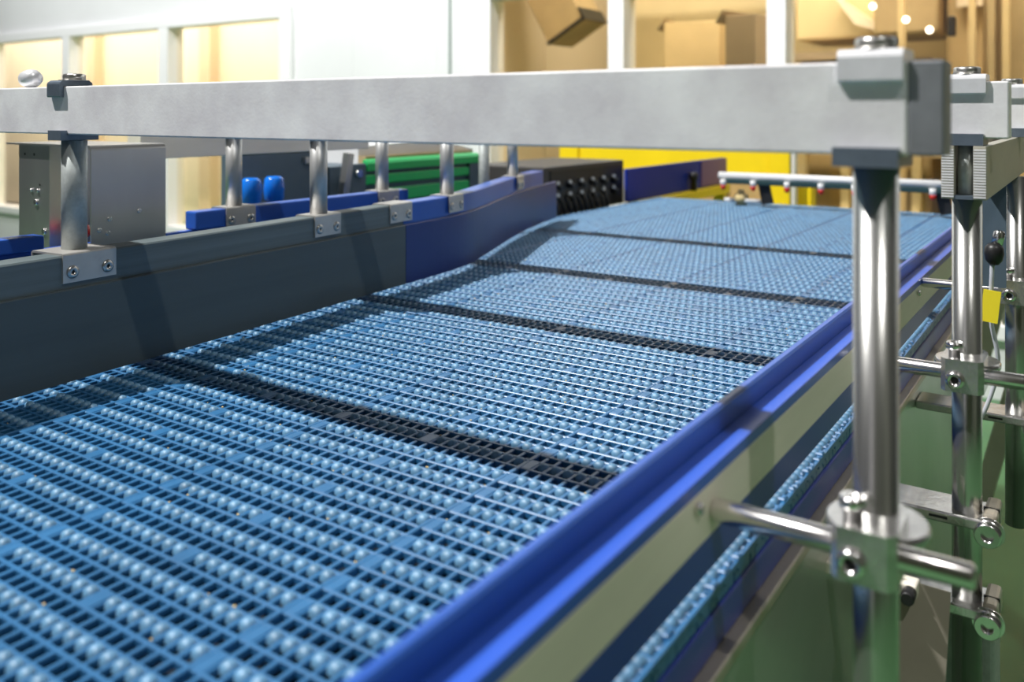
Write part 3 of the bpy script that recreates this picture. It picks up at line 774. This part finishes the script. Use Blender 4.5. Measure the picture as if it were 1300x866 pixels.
for k, x_ in enumerate((1020, 1075, 1165, 1230)):
    part('post', G().box(at(x_, Ym - .1) - .03, at(x_, Ym - .1) + .03, Ym - .16, Ym - .08, FZ, -.2), 'amber', t)
for k, (x_, y_) in enumerate(((1108, 8), (1150, 25), (1180, 38))):  # three small emissive dots behind the right-hand pane
    Yl = 6.2; X = at(x_, Yl); Z = zz(y_, X, Yl)
    lamp = solid('glow_dot', G().lathe([(0, -.022), (.016, -.016), (.022, 0), (.016, .016), (0, .022)], Matrix.Translation((X, Yl, Z)), 14), 'glow_white',
          ['small glowing round dot behind the right pane, highest of three', 'small glowing round dot behind the right pane, middle of three', 'small glowing round dot behind the right pane, lowest of three'][k], 'bulb', 'glowing dots behind the glass')

# ------------------------------------------------------------------ lights
def area(name, loc, target, size, power, col=(1, 1, 1), sy=None, spread=PI):
    l = bpy.data.lights.new(name, 'AREA'); l.energy = power; l.color = col; l.size = size; l.spread = spread
    if sy: l.shape = 'RECTANGLE'; l.size_y = sy
    else: l.shape = 'DISK'
    o = bpy.data.objects.new(name, l); C.objects.link(o)
    loc = Vector((loc[0], loc[1], loc[2] + H)); tg = Vector((target[0], target[1], target[2] + H))
    o.location = loc; o.rotation_euler = (tg - loc).to_track_quat('-Z', 'Y').to_euler(); return o
T = Vector((-.7, 1.1, -.34))
def lampdir(dx, dy, dist): 
    d = Vector((dx, dy, 1)).normalized(); return T + d * dist
area('high_bay_lamp', lampdir(-.50, -.37, 9), T, .2, 1240, (1, .985, .96))
area('high_bay_lamp', lampdir(.55, -.37, 9), T, .16, 160, (1, .98, .95))
# unseen fill lights added to brighten the far wall
area('wall_fill', (-7.5, 3.6, 2.6), (-7.5, YW, .6), 7, 45, (.98, .99, 1), .2, math.radians(120))
area('wall_fill', (-1.5, 3.6, 2.6), (-1.5, YW, .6), 5, 35, (.98, .99, 1), .2, math.radians(120))
# lamps inside the rooms behind the glass
area('room_lamp', (-11, 6.2, 1.9), (-11, 7.4, -.4), 9.5, 250, (1, .96, .88), .5)
area('room_lamp', (-1.2, 5.7, 2.4), (-1.2, 7.5, -.3), 5, 170, (1, .93, .80), .5)

# world: dim hall all round, bright bands added to put streaks on the posts
wd = bpy.data.worlds.new('hall'); bpy.context.scene.world = wd; wd.use_nodes = True
n, l = wd.node_tree.nodes, wd.node_tree.links
bg = n['Background']; tc = n.new('ShaderNodeTexCoord'); sp = n.new('ShaderNodeSeparateXYZ'); l.new(tc.outputs['Generated'], sp.inputs[0])
at2 = n.new('ShaderNodeMath'); at2.operation = 'ARCTAN2'; l.new(sp.outputs['Y'], at2.inputs[0]); l.new(sp.outputs['X'], at2.inputs[1])
mr = n.new('ShaderNodeMapRange'); mr.inputs['From Min'].default_value = -PI; mr.inputs['From Max'].default_value = PI; l.new(at2.outputs[0], mr.inputs['Value'])
ra = n.new('ShaderNodeValToRGB'); e = ra.color_ramp.elements
e[0].position = 0; e[0].color = (.10, .10, .105, 1); e[1].position = 1; e[1].color = (.10, .10, .105, 1)
for pos, c in ((.10, (.16, .17, .20)), (.185, (.12, .13, .15)), (.212, (1.5, 1.45, 1.5)), (.228, (1.5, 1.45, 1.5)), (.26, (.12, .13, .08)), (.38, (.10, .12, .07)),
               (.435, (.38, .40, .30)), (.455, (.38, .40, .30)), (.50, (.08, .09, .07)), (.70, (.20, .20, .19)), (.82, (.40, .40, .40)), (.92, (.20, .21, .22))):
    el = e.new(pos); el.color = (*c, 1)
l.new(mr.outputs[0], ra.inputs['Fac'])
l.new(ra.outputs['Color'], bg.inputs['Color']); bg.inputs['Strength'].default_value = .28

# ------------------------------------------------------------------ camera
cam = bpy.data.cameras.new('camera'); co = bpy.data.objects.new('camera', cam); C.objects.link(co)
co.location = (0, 0, H); co.rotation_euler = (PI / 2, 0, math.radians(34.07))
cam.sensor_width = 36; cam.sensor_fit = 'HORIZONTAL'; cam.lens = 36 * 1109 / 1300
cam.shift_y = -290 / 1300; cam.clip_start = .02; cam.clip_end = 100
cam.dof.use_dof = True; cam.dof.focus_distance = 1.12; cam.dof.aperture_fstop = 4.2
sc = bpy.context.scene; sc.camera = co
vs = sc.view_settings; vs.view_transform = 'Standard'; vs.look = 'None'; vs.gamma = 1; vs.use_curve_mapping = False; vs.exposure = 0
